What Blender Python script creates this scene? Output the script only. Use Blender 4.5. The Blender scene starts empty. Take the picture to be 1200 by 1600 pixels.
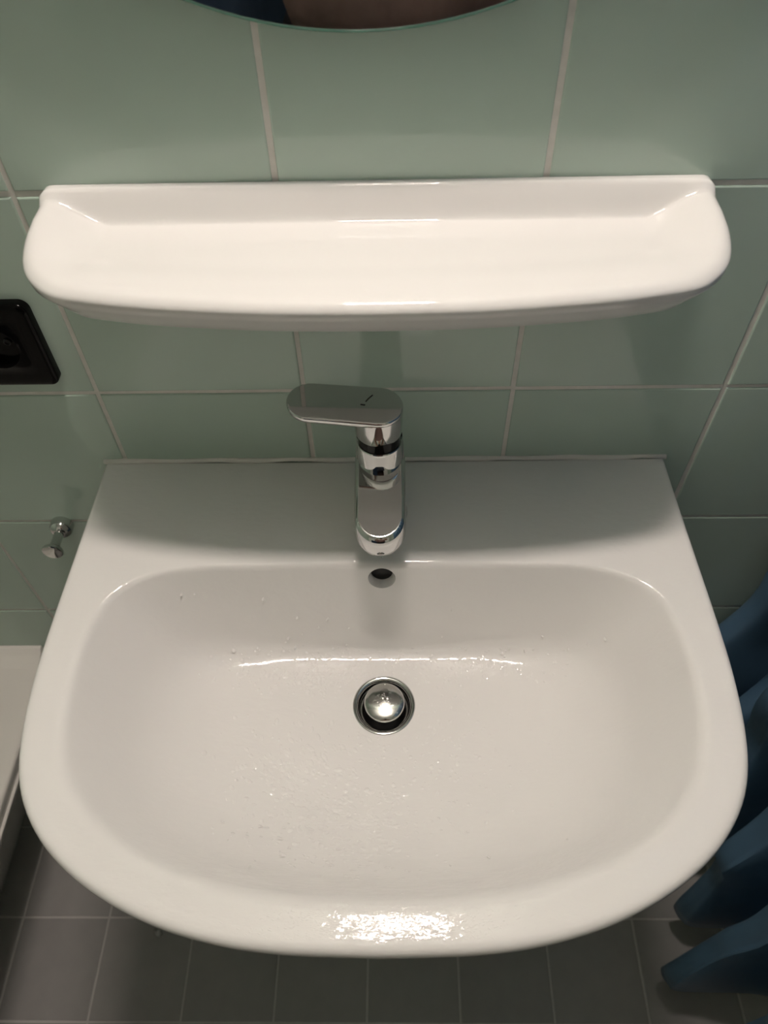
import bpy, bmesh, math, random
import numpy as np
from mathutils import Vector, Matrix

random.seed(7)
rng = np.random.default_rng(7)
scene = bpy.context.scene
COL = scene.collection
PI = math.pi

# ------------------------------------------------------------------ camera
F_PX = 1160.876
P_, Y_, R_ = math.radians(51.4169), math.radians(-1.79222), math.radians(-1.82744)
CAM = Vector((0.0161, -0.5342, 1.4330))
fwd = Vector((math.sin(Y_) * math.cos(P_), math.cos(Y_) * math.cos(P_), -math.sin(P_)))
r0 = Vector((math.cos(Y_), -math.sin(Y_), 0))
u0 = r0.cross(fwd)
rr = math.cos(R_) * r0 + math.sin(R_) * u0
uu = -math.sin(R_) * r0 + math.cos(R_) * u0
cam_d = bpy.data.cameras.new('camera')
cam_o = bpy.data.objects.new('camera', cam_d)
COL.objects.link(cam_o)
M = Matrix.Identity(4)
for i in range(3):
    M[i][0], M[i][1], M[i][2], M[i][3] = rr[i], uu[i], -fwd[i], CAM[i]
cam_o.matrix_world = M
cam_d.sensor_fit = 'VERTICAL'
cam_d.sensor_height = 36.0
cam_d.lens = 36.0 * F_PX / 1600.0
cam_d.clip_start = 0.002
cam_d.dof.use_dof = True
cam_d.dof.focus_distance = 0.67
cam_d.dof.aperture_fstop = 7.5
scene.camera = cam_o

# ------------------------------------------------------------------ world, light level
w = bpy.data.worlds.new('world'); scene.world = w; w.use_nodes = True
w.node_tree.nodes['Background'].inputs[0].default_value = (0.9, 0.95, 1.0, 1)
w.node_tree.nodes['Background'].inputs[1].default_value = 0.0
LAMP = Vector((0.002, -0.118, 2.20))
LAMP_W, LAMP_D = 0.205, 0.078
LAMP_STRENGTH = 198.0
LAMP_COLOR = (1.0, 0.872, 0.795)
scene.view_settings.view_transform = 'Standard'
scene.view_settings.look = 'None'
scene.view_settings.gamma = 1.0
scene.view_settings.use_curve_mapping = False
scene.view_settings.exposure = 0.0

# ------------------------------------------------------------------ materials
def mat(name, color, rough=0.5, metallic=0.0, ior=1.5, coat=0.0, spec=0.5, trans=0.0):
    m = bpy.data.materials.new(name); m.use_nodes = True
    b = m.node_tree.nodes['Principled BSDF']
    b.inputs['Base Color'].default_value = (*color, 1)
    b.inputs['Roughness'].default_value = rough
    b.inputs['Metallic'].default_value = metallic
    b.inputs['IOR'].default_value = ior
    b.inputs['Coat Weight'].default_value = coat
    b.inputs['Coat Roughness'].default_value = 0.03
    b.inputs['Specular IOR Level'].default_value = spec
    b.inputs['Transmission Weight'].default_value = trans
    return m
def nd(m, t): return m.node_tree.nodes.new(t)
def lk(m, a, b): m.node_tree.links.new(a, b)
def bsdf(m): return m.node_tree.nodes['Principled BSDF']
def add_bump(m, scale, strength, dist=0.001, detail=4, stretch=None, coord='Object'):
    tc = nd(m, 'ShaderNodeTexCoord'); mp = nd(m, 'ShaderNodeMapping')
    if stretch: mp.inputs['Scale'].default_value = stretch
    n = nd(m, 'ShaderNodeTexNoise'); n.inputs['Scale'].default_value = scale; n.inputs['Detail'].default_value = detail
    b = nd(m, 'ShaderNodeBump'); b.inputs['Strength'].default_value = strength; b.inputs['Distance'].default_value = dist
    lk(m, tc.outputs[coord], mp.inputs[0]); lk(m, mp.outputs[0], n.inputs[0])
    lk(m, n.outputs[0], b.inputs['Height']); lk(m, b.outputs[0], bsdf(m).inputs['Normal'])
    return n, b
def add_colour_noise(m, c1, c2, scale, detail=4, coord='Object', stretch=None, rand=0.0):
    tc = nd(m, 'ShaderNodeTexCoord'); mp = nd(m, 'ShaderNodeMapping')
    if stretch: mp.inputs['Scale'].default_value = stretch
    n = nd(m, 'ShaderNodeTexNoise'); n.inputs['Scale'].default_value = scale; n.inputs['Detail'].default_value = detail
    r = nd(m, 'ShaderNodeValToRGB')
    r.color_ramp.elements[0].position = 0.3; r.color_ramp.elements[1].position = 0.7
    r.color_ramp.elements[0].color = (*c1, 1); r.color_ramp.elements[1].color = (*c2, 1)
    lk(m, tc.outputs[coord], mp.inputs[0]); lk(m, mp.outputs[0], n.inputs[0]); lk(m, n.outputs[0], r.inputs[0])
    out = r.outputs[0]
    if rand:
        oi = nd(m, 'ShaderNodeObjectInfo'); mr = nd(m, 'ShaderNodeMapRange'); hs = nd(m, 'ShaderNodeHueSaturation')
        mr.inputs['To Min'].default_value = 1 - rand; mr.inputs['To Max'].default_value = 1 + rand
        lk(m, oi.outputs['Random'], mr.inputs[0]); lk(m, mr.outputs[0], hs.inputs['Value']); lk(m, out, hs.inputs['Color'])
        out = hs.outputs[0]
    lk(m, out, bsdf(m).inputs['Base Color'])

M_CER = mat('ceramic', (0.80, 0.79, 0.77), 0.045, ior=1.52)
M_BASIN = mat('basin_ceramic', (0.80, 0.79, 0.77), 0.05, ior=1.52)
add_bump(M_BASIN, 1.0, 0.9, 0.00030, 3, stretch=(100, 190, 120))
M_WET = mat('wet_ceramic', (0.80, 0.79, 0.77), 0.015, ior=1.52)
add_bump(M_CER, 60, 0.02, 0.0005, 2)
M_TILE = mat('sage_tile', (0.46, 0.55, 0.46), 0.07, ior=1.5)
add_colour_noise(M_TILE, (0.485, 0.605, 0.525), (0.505, 0.625, 0.545), 9, 3, rand=0.03)
add_bump(M_TILE, 7, 0.06, 0.002, 2)
M_GROUT = mat('wall_grout', (0.6, 0.57, 0.51), 0.85)
add_colour_noise(M_GROUT, (0.72, 0.70, 0.65), (0.80, 0.78, 0.73), 90, 5)
add_bump(M_GROUT, 900, 0.3, 0.0006)
M_FTILE = mat('floor_tile', (0.085, 0.083, 0.076), 0.42)
add_colour_noise(M_FTILE, (0.36, 0.352, 0.34), (0.39, 0.381, 0.366), 30, 4, rand=0.05)
add_bump(M_FTILE, 250, 0.08, 0.0005)
M_FGROUT = mat('floor_grout', (0.62, 0.61, 0.58), 0.9)
add_bump(M_FGROUT, 900, 0.3, 0.0006)
M_CHROME = mat('chrome', (0.62, 0.62, 0.61), 0.04, metallic=1.0)
M_CHROME2 = mat('worn_chrome', (0.55, 0.54, 0.52), 0.12, metallic=1.0)
M_BLACK = mat('black_plastic', (0.002, 0.002, 0.002), 0.12, spec=0.14)
M_DARK = mat('dark_gap', (0.004, 0.004, 0.004), 0.5)
M_MIRROR = mat('mirror_silver', (0.82, 0.84, 0.82), 0.01, metallic=1.0)
M_GEDGE = mat('green_glass_edge', (0.04, 0.18, 0.125), 0.08, ior=1.5)
M_SEAL = mat('sealant', (0.80, 0.78, 0.74), 0.35)
M_TUB = mat('tub_enamel', (0.74, 0.71, 0.67), 0.14)
M_CURT = mat('blue_curtain', (0.035, 0.10, 0.20), 0.38)
add_colour_noise(M_CURT, (0.085, 0.170, 0.270), (0.096, 0.190, 0.298), 14, 3)
add_bump(M_CURT, 35, 0.12, 0.003, 3)
M_PAINT = mat('wall_paint', (0.84, 0.82, 0.79), 0.8)
add_bump(M_PAINT, 200, 0.1, 0.001)
M_CEIL = mat('ceiling_paint', (0.86, 0.85, 0.82), 0.9)
M_METAL = mat('white_lamp_metal', (0.7, 0.7, 0.68), 0.35)
M_WATER = mat('water', (1, 1, 1), 0.0, ior=1.33, trans=1.0)
M_SHIRT = mat('brown_shirt', (0.105, 0.062, 0.055), 0.95, spec=0.2)
add_colour_noise(M_SHIRT, (0.15, 0.095, 0.085), (0.19, 0.12, 0.108), 25, 5)
add_bump(M_SHIRT, 9, 0.6, 0.03, 3, stretch=(1, 1, 0.5))
M_SKIN = mat('skin', (0.50, 0.31, 0.22), 0.55)
M_HAIR = mat('hair', (0.035, 0.022, 0.014), 0.6)
M_TROUS = mat('dark_trousers', (0.03, 0.033, 0.045), 0.9, spec=0.2)
M_TOWEL = mat('blue_towel', (0.04, 0.06, 0.10), 1.0, spec=0.1)
add_bump(M_TOWEL, 400, 0.6, 0.004)
M_EYE = mat('eye_white', (0.7, 0.68, 0.65), 0.2)
M_EMIT = bpy.data.materials.new('lamp_diffuser'); M_EMIT.use_nodes = True
nt = M_EMIT.node_tree; nt.nodes.clear()
_o = nt.nodes.new('ShaderNodeOutputMaterial'); _e = nt.nodes.new('ShaderNodeEmission')
_e.inputs[0].default_value = (*LAMP_COLOR, 1); _e.inputs[1].default_value = LAMP_STRENGTH
nt.links.new(_e.outputs[0], _o.inputs[0])
# tiling as a material for walls the photograph does not show
M_TILEWALL = mat('sage_tiling', (0.33, 0.42, 0.35), 0.12)
_tc = nd(M_TILEWALL, 'ShaderNodeTexCoord'); _mp = nd(M_TILEWALL, 'ShaderNodeMapping'); _br = nd(M_TILEWALL, 'ShaderNodeTexBrick')
_br.offset = 0.0
for k, v in (('Color1', (.49, .605, .52, 1)), ('Color2', (.51, .625, .54, 1)), ('Mortar', (.6, .57, .51, 1))): _br.inputs[k].default_value = v
for k, v in (('Scale', 1.0), ('Mortar Size', 0.0023), ('Brick Width', 0.2), ('Row Height', 0.2), ('Mortar Smooth', 0.1)): _br.inputs[k].default_value = v
lk(M_TILEWALL, _tc.outputs['UV'], _mp.inputs[0]); lk(M_TILEWALL, _mp.outputs[0], _br.inputs[0]); lk(M_TILEWALL, _br.outputs[0], bsdf(M_TILEWALL).inputs['Base Color'])

# ------------------------------------------------------------------ mesh helpers
def mesh(name, verts, faces, m=None, smooth=True, sharp=None):
    me = bpy.data.meshes.new(name)
    me.from_pydata([tuple(v) for v in verts], [], faces)
    me.validate(); me.update()
    bm = bmesh.new(); bm.from_mesh(me)
    bmesh.ops.recalc_face_normals(bm, faces=bm.faces)
    bm.to_mesh(me); bm.free()
    if smooth:
        me.polygons.foreach_set('use_smooth', [True] * len(me.polygons))
        if sharp: me.set_sharp_from_angle(angle=math.radians(sharp))
    if m: me.materials.append(m)
    return me
def obj(name, me, parent=None, loc=(0, 0, 0), rot=(0, 0, 0)):
    o = bpy.data.objects.new(name, me)
    COL.objects.link(o); o.location = loc; o.rotation_euler = rot
    if parent: o.parent = parent
    return o
def empty(name, loc=(0, 0, 0)):
    o = bpy.data.objects.new(name, None); COL.objects.link(o); o.location = loc; o.empty_display_size = 0.05
    return o
def tag(o, label, cat, group=None, kind=None):
    o['label'] = label; o['category'] = cat
    if group: o['group'] = group
    if kind: o['kind'] = kind
    return o
def loft(rings, cap0=True, cap1=True, closed=True):
    """rings: equal-length vertex lists."""
    n = len(rings[0]); V = [p for r in rings for p in r]; Fc = []
    for i in range(len(rings) - 1):
        for j in range(n if closed else n - 1):
            k = (j + 1) % n
            Fc.append((i * n + j, i * n + k, (i + 1) * n + k, (i + 1) * n + j))
    if cap0:
        c = len(V); V.append(tuple(np.mean(np.array(rings[0]), axis=0)))
        Fc += [(c, (j + 1) % n, j) for j in range(n)]
    if cap1:
        c = len(V); V.append(tuple(np.mean(np.array(rings[-1]), axis=0))); b = (len(rings) - 1) * n
        Fc += [(c, b + j, b + (j + 1) % n) for j in range(n)]
    return V, Fc
def lathe(profile, n=48, axis='z', cap0=True, cap1=True):
    rings = []
    for r, z in profile:
        ring = []
        for j in range(n):
            a = 2 * PI * j / n
            x, y = r * math.cos(a), r * math.sin(a)
            ring.append((x, y, z) if axis == 'z' else (x, -z, y))      # axis 'y': z runs towards -y
        rings.append(ring)
    return loft(rings, cap0, cap1)
def join(*vfs):
    V, Fc = [], []
    for v, f in vfs:
        b = len(V); V += [tuple(p) for p in v]; Fc += [tuple(i + b for i in q) for q in f]
    return V, Fc
def box(x0, x1, y0, y1, z0, z1):
    v = [(x, y, z) for z in (z0, z1) for y in (y0, y1) for x in (x0, x1)]
    f = [(0, 2, 3, 1), (4, 5, 7, 6), (0, 1, 5, 4), (1, 3, 7, 5), (3, 2, 6, 7), (2, 0, 4, 6)]
    return v, f
def bevel_mesh(me, width, seg=3):
    bm = bmesh.new(); bm.from_mesh(me)
    bmesh.ops.bevel(bm, geom=list(bm.edges), offset=width, segments=seg, affect='EDGES', profile=0.5)
    bm.to_mesh(me); bm.free(); return me
def rbox(name, dims, m, width=0.004, seg=3):
    me = mesh(name, *box(*dims), m, smooth=False)
    bevel_mesh(me, width, seg)
    me.polygons.foreach_set('use_smooth', [True] * len(me.polygons)); me.set_sharp_from_angle(angle=math.radians(40))
    return me
def tube(path, radius, n=12, caps=True):
    P = [Vector(p) for p in path]; rings = []
    up = Vector((0, 0, 1))
    for i, p in enumerate(P):
        t = (P[min(i + 1, len(P) - 1)] - P[max(i - 1, 0)]).normalized()
        a = t.cross(up)
        if a.length < 1e-4: a = t.cross(Vector((1, 0, 0)))
        a.normalize(); b = t.cross(a)
        r = radius[i] if isinstance(radius, (list, tuple)) else radius
        rings.append([tuple(p + a * (r * math.cos(2 * PI * j / n)) + b * (r * math.sin(2 * PI * j / n))) for j in range(n)])
    return loft(rings, caps, caps)
def catmull(pts, per=10, closed=True):
    P = np.array(pts, float); n = len(P); out = []
    rngi = range(n if closed else n - 1)
    for i in rngi:
        if closed: a, b, c, d = P[(i - 1) % n], P[i], P[(i + 1) % n], P[(i + 2) % n]
        else: a, b, c, d = P[max(i - 1, 0)], P[i], P[i + 1], P[min(i + 2, n - 1)]
        for k in range(per):
            t = k / per
            out.append(0.5 * ((2 * b) + (-a + c) * t + (2 * a - 5 * b + 4 * c - d) * t * t + (-a + 3 * b - 3 * c + d) * t ** 3))
    if not closed: out.append(P[-1])
    return np.array(out)
def ray_radius(poly, c, ang):
    """distance from c to closed polygon along angle."""
    d = np.array([math.cos(ang), math.sin(ang)]); best = 0
    A = poly - c; B = np.roll(poly, -1, axis=0) - c
    E_ = B - A
    den = d[0] * E_[:, 1] - d[1] * E_[:, 0]
    with np.errstate(divide='ignore', invalid='ignore'):
        t = (A[:, 0] * E_[:, 1] - A[:, 1] * E_[:, 0]) / den
        u = (A[:, 0] * d[1] - A[:, 1] * d[0]) / den
    ok = (np.abs(den) > 1e-12) & (u >= -1e-9) & (u <= 1 + 1e-9) & (t > 0)
    return float(t[ok].max())

# ------------------------------------------------------------------ room shell
XL, XR, YB, ZC = -1.2735, 0.9265, -1.75, 2.35
GX0, GZ0, TP = -0.0735, 1.15, 0.2           # wall grout grid
def struct(o): o['kind'] = 'structure'; return o
wall_back = struct(obj('wall_back', mesh('wall_back', *box(XL - .1, XR + .1, 0.0013, 0.12, 0, ZC), M_GROUT, smooth=False)))
def tile_mesh(name, wx, wz, m, bev=0.0013, th=0.006):
    hx, hz = wx / 2, wz / 2
    V = []
    for (dx, y) in ((bev * 1.0, 0.0), (bev * 0.3, bev * 0.3), (0, bev), (0, th)):
        for sx, sz in ((-1, -1), (1, -1), (1, 1), (-1, 1)):
            V.append((sx * (hx - dx), y, sz * (hz - dx)))
    Fc = [(0, 1, 2, 3)]
    for i in range(3):
        for j in range(4):
            k = (j + 1) % 4
            Fc.append((i * 4 + j, (i + 1) * 4 + j, (i + 1) * 4 + k, i * 4 + k))
    return mesh(name, V, Fc, m, smooth=False)
GAP = 0.0044
T_full = tile_mesh('tile', TP - GAP, TP - GAP, M_TILE)
T_low = tile_mesh('tile_cut', TP - GAP, 0.15 - GAP, M_TILE)
for cxi in range(-6, 5):
    for rzi in range(-6, 6):
        x = GX0 + (cxi + .5) * TP; z = GZ0 - (rzi + .5) * TP
        me = T_full
        if rzi == 5: me = T_low; z = 0.075
        o = obj('tile', me, wall_back, (x + random.uniform(-.0004, .0004), random.uniform(-.0002, .0002), z + random.uniform(-.0003, .0003)))
        o.rotation_euler = (random.uniform(-.0018, .0018), random.uniform(-.001, .001), random.uniform(-.0018, .0018))
# floor
FX0, FY0, FP, FG = -0.4895, -0.1345, 0.1497, 0.0034
floor = struct(obj('floor', mesh('floor', *box(XL - .1, XR + .1, YB - .1, 0.12, -0.1, -0.0012), M_FGROUT, smooth=False)))
def floor_tile_mesh(wx, wy):
    me = tile_mesh('floor_tile', wx, wy, M_FTILE, bev=0.0011)
    me.transform(Matrix.Rotation(-PI / 2, 4, 'X'))       # face (-y) -> up (+z)
    return me
FT = floor_tile_mesh(FP - FG, FP - FG); FTC = floor_tile_mesh(FP - FG, 0.1345 - FG)
for i in range(-2, 10):
    for j in range(-1, 10):
        x = FX0 + (i + .5) * FP
        if x < XL or x > XR: continue
        if j < 0: me, y = FTC, -0.0673
        else: me, y = FT, FY0 - (j + .5) * FP
        if y - .07 < YB: continue
        obj('floor_tile', me, floor, (x, y, random.uniform(-.0002, .0002)), (random.uniform(-.0012, .0012), random.uniform(-.0012, .0012), 0))
def uv_plane_wall(name, x0, y0, x1, y1, m, thick):
    L = math.hypot(x1 - x0, y1 - y0); nx, ny = (y1 - y0) / L, -(x1 - x0) / L
    V = [(x0, y0, 0), (x1, y1, 0), (x1, y1, ZC), (x0, y0, ZC)]
    V += [(v[0] + nx * thick, v[1] + ny * thick, v[2]) for v in V]
    Fc = [(0, 1, 2, 3), (5, 4, 7, 6), (4, 0, 3, 7), (1, 5, 6, 2), (3, 2, 6, 7), (4, 5, 1, 0)]
    me = mesh(name, V, Fc, m, smooth=False)
    uv = me.uv_layers.new(name='UV')
    for p in me.polygons:
        for li in p.loop_indices:
            co = me.vertices[me.loops[li].vertex_index].co
            uv.data[li].uv = ((co.x - x0) * (x1 - x0) / L + (co.y - y0) * (y1 - y0) / L, co.z - 0.15)
    return struct(obj(name, me))
uv_plane_wall('wall_left', XL, 0.0, XL, YB, M_TILEWALL, -0.1 if False else 0.1)
uv_plane_wall('wall_right', XR, YB, XR, 0.0, M_TILEWALL, 0.1)
uv_plane_wall('wall_rear', XL, YB, XR, YB, M_PAINT, 0.1)
struct(obj('ceiling', mesh('ceiling', *box(XL - .1, XR + .1, YB - .1, 0.12, ZC, ZC + .1), M_CEIL, smooth=False)))

# ------------------------------------------------------------------ washbasin
RIM_Z = 0.8533
DC = np.array([0.0, -0.2185])          # drain centre
DZ = 0.7235                            # bowl surface at the drain
RD = 0.0302
half_in = [(0, -.1335), (.07, -.1335), (.13, -.1337), (.172, -.1352), (.206, -.1405), (.236, -.1535), (.254, -.174), (.2625, -.205), (.2645, -.24), (.2635, -.272), (.2575, -.306),
           (.2445, -.3368), (.222, -.3625), (.19, -.3853), (.152, -.4018), (.097, -.4155), (.045, -.4207), (0, -.422)]
inner = catmull(half_in + [(-x, y) for x, y in half_in[-2:0:-1]], 10)
half_out = [(.2965, 0), (.297, -.05), (.2985, -.12), (.300, -.19), (.2998, -.245), (.2955, -.295), (.2865, -.333), (.2705, -.363), (.2445, -.391), (.208, -.4158), (.163, -.4358), (.1142, -.4486), (.0655, -.4545), (0, -.4565)]
oh = catmull(half_out, 10, closed=False)
outer = np.vstack([oh, np.array([(-x, y) for x, y in oh[::-1][1:]])])
NA = 232
angs = [2 * PI * k / NA + 0.0001 for k in range(NA)]
for cx in (.2965, -.2965):             # exact back corners
    a = math.atan2(0 - DC[1], cx) % (2 * PI)
    angs = [b for b in angs if abs(b - a) > 0.008] + [a]
angs = sorted(angs)
def lerp(a, b, t): return a + (b - a) * t
def smooth01(t): t = max(0., min(1., t)); return t * t * (3 - 2 * t)
TILT = 0.037
half_fl = [(0, -.1600), (.06, -.1602), (.11, -.1612), (.15, -.1645), (.178, -.1735), (.195, -.193), (.202, -.225), (.197, -.268), (.178, -.308), (.140, -.343), (.08, -.364), (0, -.371)]
floor_out = catmull(half_fl + [(-x, y) for x, y in half_fl[-2:0:-1]], 10)
def bowl_profile(a):
    """(r, z) samples from the outer edge of the top inward to the drain for direction a."""
    Ro = ray_radius(outer, DC, a); Ri = ray_radius(inner, DC, a)
    back = smooth01((math.sin(a) + 0.25) / 1.1); front = smooth01((-math.sin(a) + .1) / 1.0)
    p = []
    for t, dz in ((.0075, 0.0), ):
        p.append((Ro - t, RIM_Z))
    wd = Ro - Ri
    zd = lambda r: RIM_Z - TILT * min(Ro - r, 0.06) - TILT * .25 * max(0, Ro - r - .06)
    for t in (.25, .5, .72, .88):
        r = lerp(Ro - .0075, Ri + .0075, t); p.append((r, zd(r)))
    fl = lerp(0.0065, 0.0085, front)
    A = np.array((Ri + fl, zd(Ri + fl))); Q = np.array((Ri, zd(Ri)))
    # corner where the wall meets the bowl floor
    Rc = ray_radius(floor_out, DC, a)
    C = np.array((Rc, DZ + .0002 + .078 * (Rc - RD)))
    dwall = (C - Q) / np.linalg.norm(C - Q)
    B = Q + dwall * fl * 1.25
    for k in range(7):
        t = k / 6; q = (1 - t) ** 2 * A + 2 * t * (1 - t) * Q + t * t * B; p.append((q[0], q[1]))
    bk = smooth01((math.sin(a) + .1) / .6)
    E_ = np.array((RD, DZ))
    lw, lf = np.linalg.norm(C - B), np.linalg.norm(C - E_)
    L = lerp(lerp(.062, .080, front), .0105 / max(.35, math.sin(a)), bk)
    L1, L2 = min(L, .62 * lw), min(L * 1.1, .72 * lf)
    T1 = C + (B - C) / lw * L1; T2 = C + (E_ - C) / lf * L2
    for k in range(1, 7): q = lerp(B, T1, k / 6); p.append((q[0], q[1]))
    for k in range(1, 15):
        t = k / 14; q = (1 - t) ** 2 * T1 + 2 * t * (1 - t) * C + t * t * T2; p.append((q[0], q[1]))
    for k in range(1, 8): q = lerp(T2, E_, k / 7); p.append((q[0], q[1]))
    return Ro, Ri, p
PROF = [bowl_profile(a) for a in angs]
rings = []
def ring_from(fn):
    out = []
    for a, (Ro, Ri, p) in zip(angs, PROF):
        r, z = fn(Ro, Ri, p); out.append((DC[0] + r * math.cos(a), min(DC[1] + r * math.sin(a), 0.0), z))
    return out
# underside and outer skin
for f, z in ((.28, .664), (.45, .672), (.62, .695), (.78, .735), (.89, .78), (.955, .815)):
    rings.append(ring_from(lambda Ro, Ri, p, f=f, z=z: (Ro * f, z)))
for d, z in ((.0045, .8335), (.0012, .8405), (.0, .8445), (.0004, .848), (.0020, .8511), (.0045, .8527)):
    rings.append(ring_from(lambda Ro, Ri, p, d=d, z=z: (Ro - d, z)))
for k in range(len(PROF[0][2])):
    rings.append(ring_from(lambda Ro, Ri, p, k=k: p[k]))
rings.append(ring_from(lambda Ro, Ri, p: (RD - .001, DZ - .002)))
rings.append(ring_from(lambda Ro, Ri, p: (RD - .0012, DZ - .045)))
basin_me = mesh('bowl', *loft(rings), M_BASIN)
# overflow hole cut into the back wall of the bowl
OVER = Vector((-0.0005, -0.1385, 0.8375))
cut_prof = [(.0145, -.004), (.0122, .0035), (.0112, .0075), (.0106, .011), (.0104, .05)]
cv, cf = lathe(cut_prof, 40)
cme = mesh('cutter', cv, cf)
cutter = obj('cutter', cme)
ov_dir = Vector((0, 1, -0.18)).normalized()
cutter.rotation_euler = ov_dir.to_track_quat('Z', 'Y').to_euler()
# find where the back wall is at the wanted height
kb = min(range(len(angs)), key=lambda i: abs(angs[i] - PI / 2))
prof_b = PROF[kb][2]
zt = 0.8325
yb = None
for (ra, za), (rb, zb) in zip(prof_b[9:], prof_b[10:]):
    if za >= zt >= zb: yb = DC[1] + lerp(ra, rb, (za - zt) / max(za - zb, 1e-9)); break
if yb is None: yb = -0.138
OVER = Vector((-0.0005, yb, zt))
cutter.location = OVER
basin_tmp = obj('bowl_tmp', basin_me)
bo = basin_tmp.modifiers.new('cut', 'BOOLEAN'); bo.operation = 'DIFFERENCE'; bo.object = cutter; bo.solver = 'EXACT'
bpy.context.view_layer.update()
dg = bpy.context.evaluated_depsgraph_get()
bme = bpy.data.meshes.new_from_object(basin_tmp.evaluated_get(dg)); bme.name = 'bowl'
bpy.data.objects.remove(basin_tmp); bpy.data.objects.remove(cutter)
bme.polygons.foreach_set('use_smooth', [True] * len(bme.polygons)); bme.set_sharp_from_angle(angle=math.radians(50))
if not bme.materials: bme.materials.append(M_CER)
basin = tag(empty('washbasin', (0, -0.2, RIM_Z - .17)), 'wide white ceramic washbasin with D-shaped bowl fixed to tiled wall', 'washbasin')
def child(name, me, parent, label=None, m=None):
    """child whose mesh is written in world coordinates"""
    o = bpy.data.objects.new(name, me); COL.objects.link(o); o.parent = parent
    pl = Vector((0, 0, 0)); q = parent
    while q: pl += q.location; q = q.parent
    o.matrix_parent_inverse = Matrix.Identity(4); o.location = -pl
    if label: o['label'] = label
    return o
def shift(vf, p): return [(v[0] + p[0], v[1] + p[1], v[2] + p[2]) for v in vf[0]], vf[1]
child('bowl', bme, basin)
# black disc painted in for the shade inside the overflow hole
vf = lathe([(.0001, .0), (.0102, .0), (.0102, .002)], 32)
me = mesh('overflow_shade', *vf, M_DARK); me.transform(Matrix.Translation(OVER + ov_dir * .0085) @ ov_dir.to_track_quat('Z', 'Y').to_matrix().to_4x4())
child('overflow_shade', me, basin, 'black disc standing for the shade inside the overflow opening')
# drain: flange, lower sleeve, stem, raised plug cap
dz = DZ
ring_p = [(.0262, -.040), (.0252, -.012), (.0252, -.005), (.0258, -.0012), (.0272, .0004), (.0300, .0014), (.0312, .0012), (.0316, .0004), (.0312, -.0006), (.0290, -.0012), (.0286, -.040)]
dr = child('drain_ring', mesh('drain_ring', *shift(lathe(ring_p, 64, cap0=False, cap1=False), (DC[0], DC[1], dz)), M_CHROME), basin, 'chrome drain flange')
def subchild(name, me, part):
    o = bpy.data.objects.new(name, me); COL.objects.link(o); o.parent = part; return o
subchild('drain_sleeve', mesh('drain_sleeve', *shift(lathe([(.0250, -.030), (.0250, -.010), (.0240, -.009), (.0226, -.0095), (.0222, -.012), (.0222, -.030)], 56, cap0=False, cap1=False), (DC[0], DC[1], dz)), M_CHROME2), dr)
subchild('drain_well', mesh('drain_well', *shift(lathe([(.0001, -.032), (.0262, -.032), (.0262, -.030), (.0001, -.030)], 40), (DC[0], DC[1], dz)), M_DARK), dr)
subchild('plug_stem', mesh('plug_stem', *shift(lathe([(.0035, -.030), (.0035, .004)], 20), (DC[0], DC[1], dz)), M_CHROME2), dr)
cap_p = [(.0001, .0065), (.0185, .0060), (.0200, .0068), (.0205, .0085), (.0202, .0098), (.0190, .0107), (.0150, .0117), (.0090, .0125), (.0001, .0129)]
me = mesh('plug_cap', *lathe(cap_p, 56), M_CHROME2)
me.transform(Matrix.Translation((DC[0] + .0006, DC[1] - .0002, dz - .001)) @ Matrix.Rotation(math.radians(3), 4, 'X'))
subchild('plug_cap', me, dr)['label'] = 'chrome pop-up plug cap'
# sealant bead between basin and wall
def bead(name, x0, x1, z, r, y=-0.0001):
    pts = [(lerp(x0, x1, k / 24), y - .0004 - .0006 * math.sin(k * 2.1), z + .0006 * math.sin(k * 1.7)) for k in range(25)]
    return mesh(name, *tube(pts, [r * (.9 + .15 * math.sin(k * 1.3)) for k in range(25)], 10), M_SEAL)
struct(obj('trim_1', bead('trim_1', -.297, .297, RIM_Z + .0005, .0032)))

# ------------------------------------------------------------------ shelf
SH_HALF = [(.2490, 0), (.2515, -.028), (.2525, -.050), (.2490, -.071), (.2395, -.0875), (.2225, -.1015), (.1980, -.1085), (.165, -.1145), (.118, -.1200), (.065, -.1240), (0, -.1255)]
so = catmull(SH_HALF, 14, closed=False)
front_poly = np.vstack([so, np.array([(-x, y) for x, y in so[::-1][1:]])])
bx = np.linspace(-.2490, .2490, 60)[1:-1]
shelf_out = np.vstack([front_poly, np.array([(x, 0.0) for x in bx])])
SC = np.array([0.0, -0.055])
A_, B_ = front_poly[:-1], front_poly[1:]
def edge_dist(p):
    ab = B_ - A_; t = np.clip(((p - A_) * ab).sum(1) / (ab * ab).sum(1), 0, 1)
    return float(np.sqrt((((A_ + ab * t[:, None]) - p) ** 2).sum(1).min()))
SZ, SH_UP = 1.1340, 0.0230
def shelf_z(x, y):
    d = edge_dist(np.array((x, y))); ay = -y
    up = SH_UP * (1 - smooth01((ay - .0045) / .0140))
    E_ = float(np.interp(ay, (0, .03, .05, .07, .10, .14), (.0190, .0155, .0110, .0065, .0028, .0014)))
    rim = E_ * smooth01(1 - (d - .007) / .045)
    return SZ + min(SH_UP, (up ** 3 + rim ** 3) ** (1 / 3.0))
rings = []
def shr(ins, zf):
    out = []
    for (x, y) in shelf_out:
        q = (x * (1 - ins / .2525), y * (1 - ins / .1255)); out.append((q[0], q[1], zf(q[0], q[1])))
    return out
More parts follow.
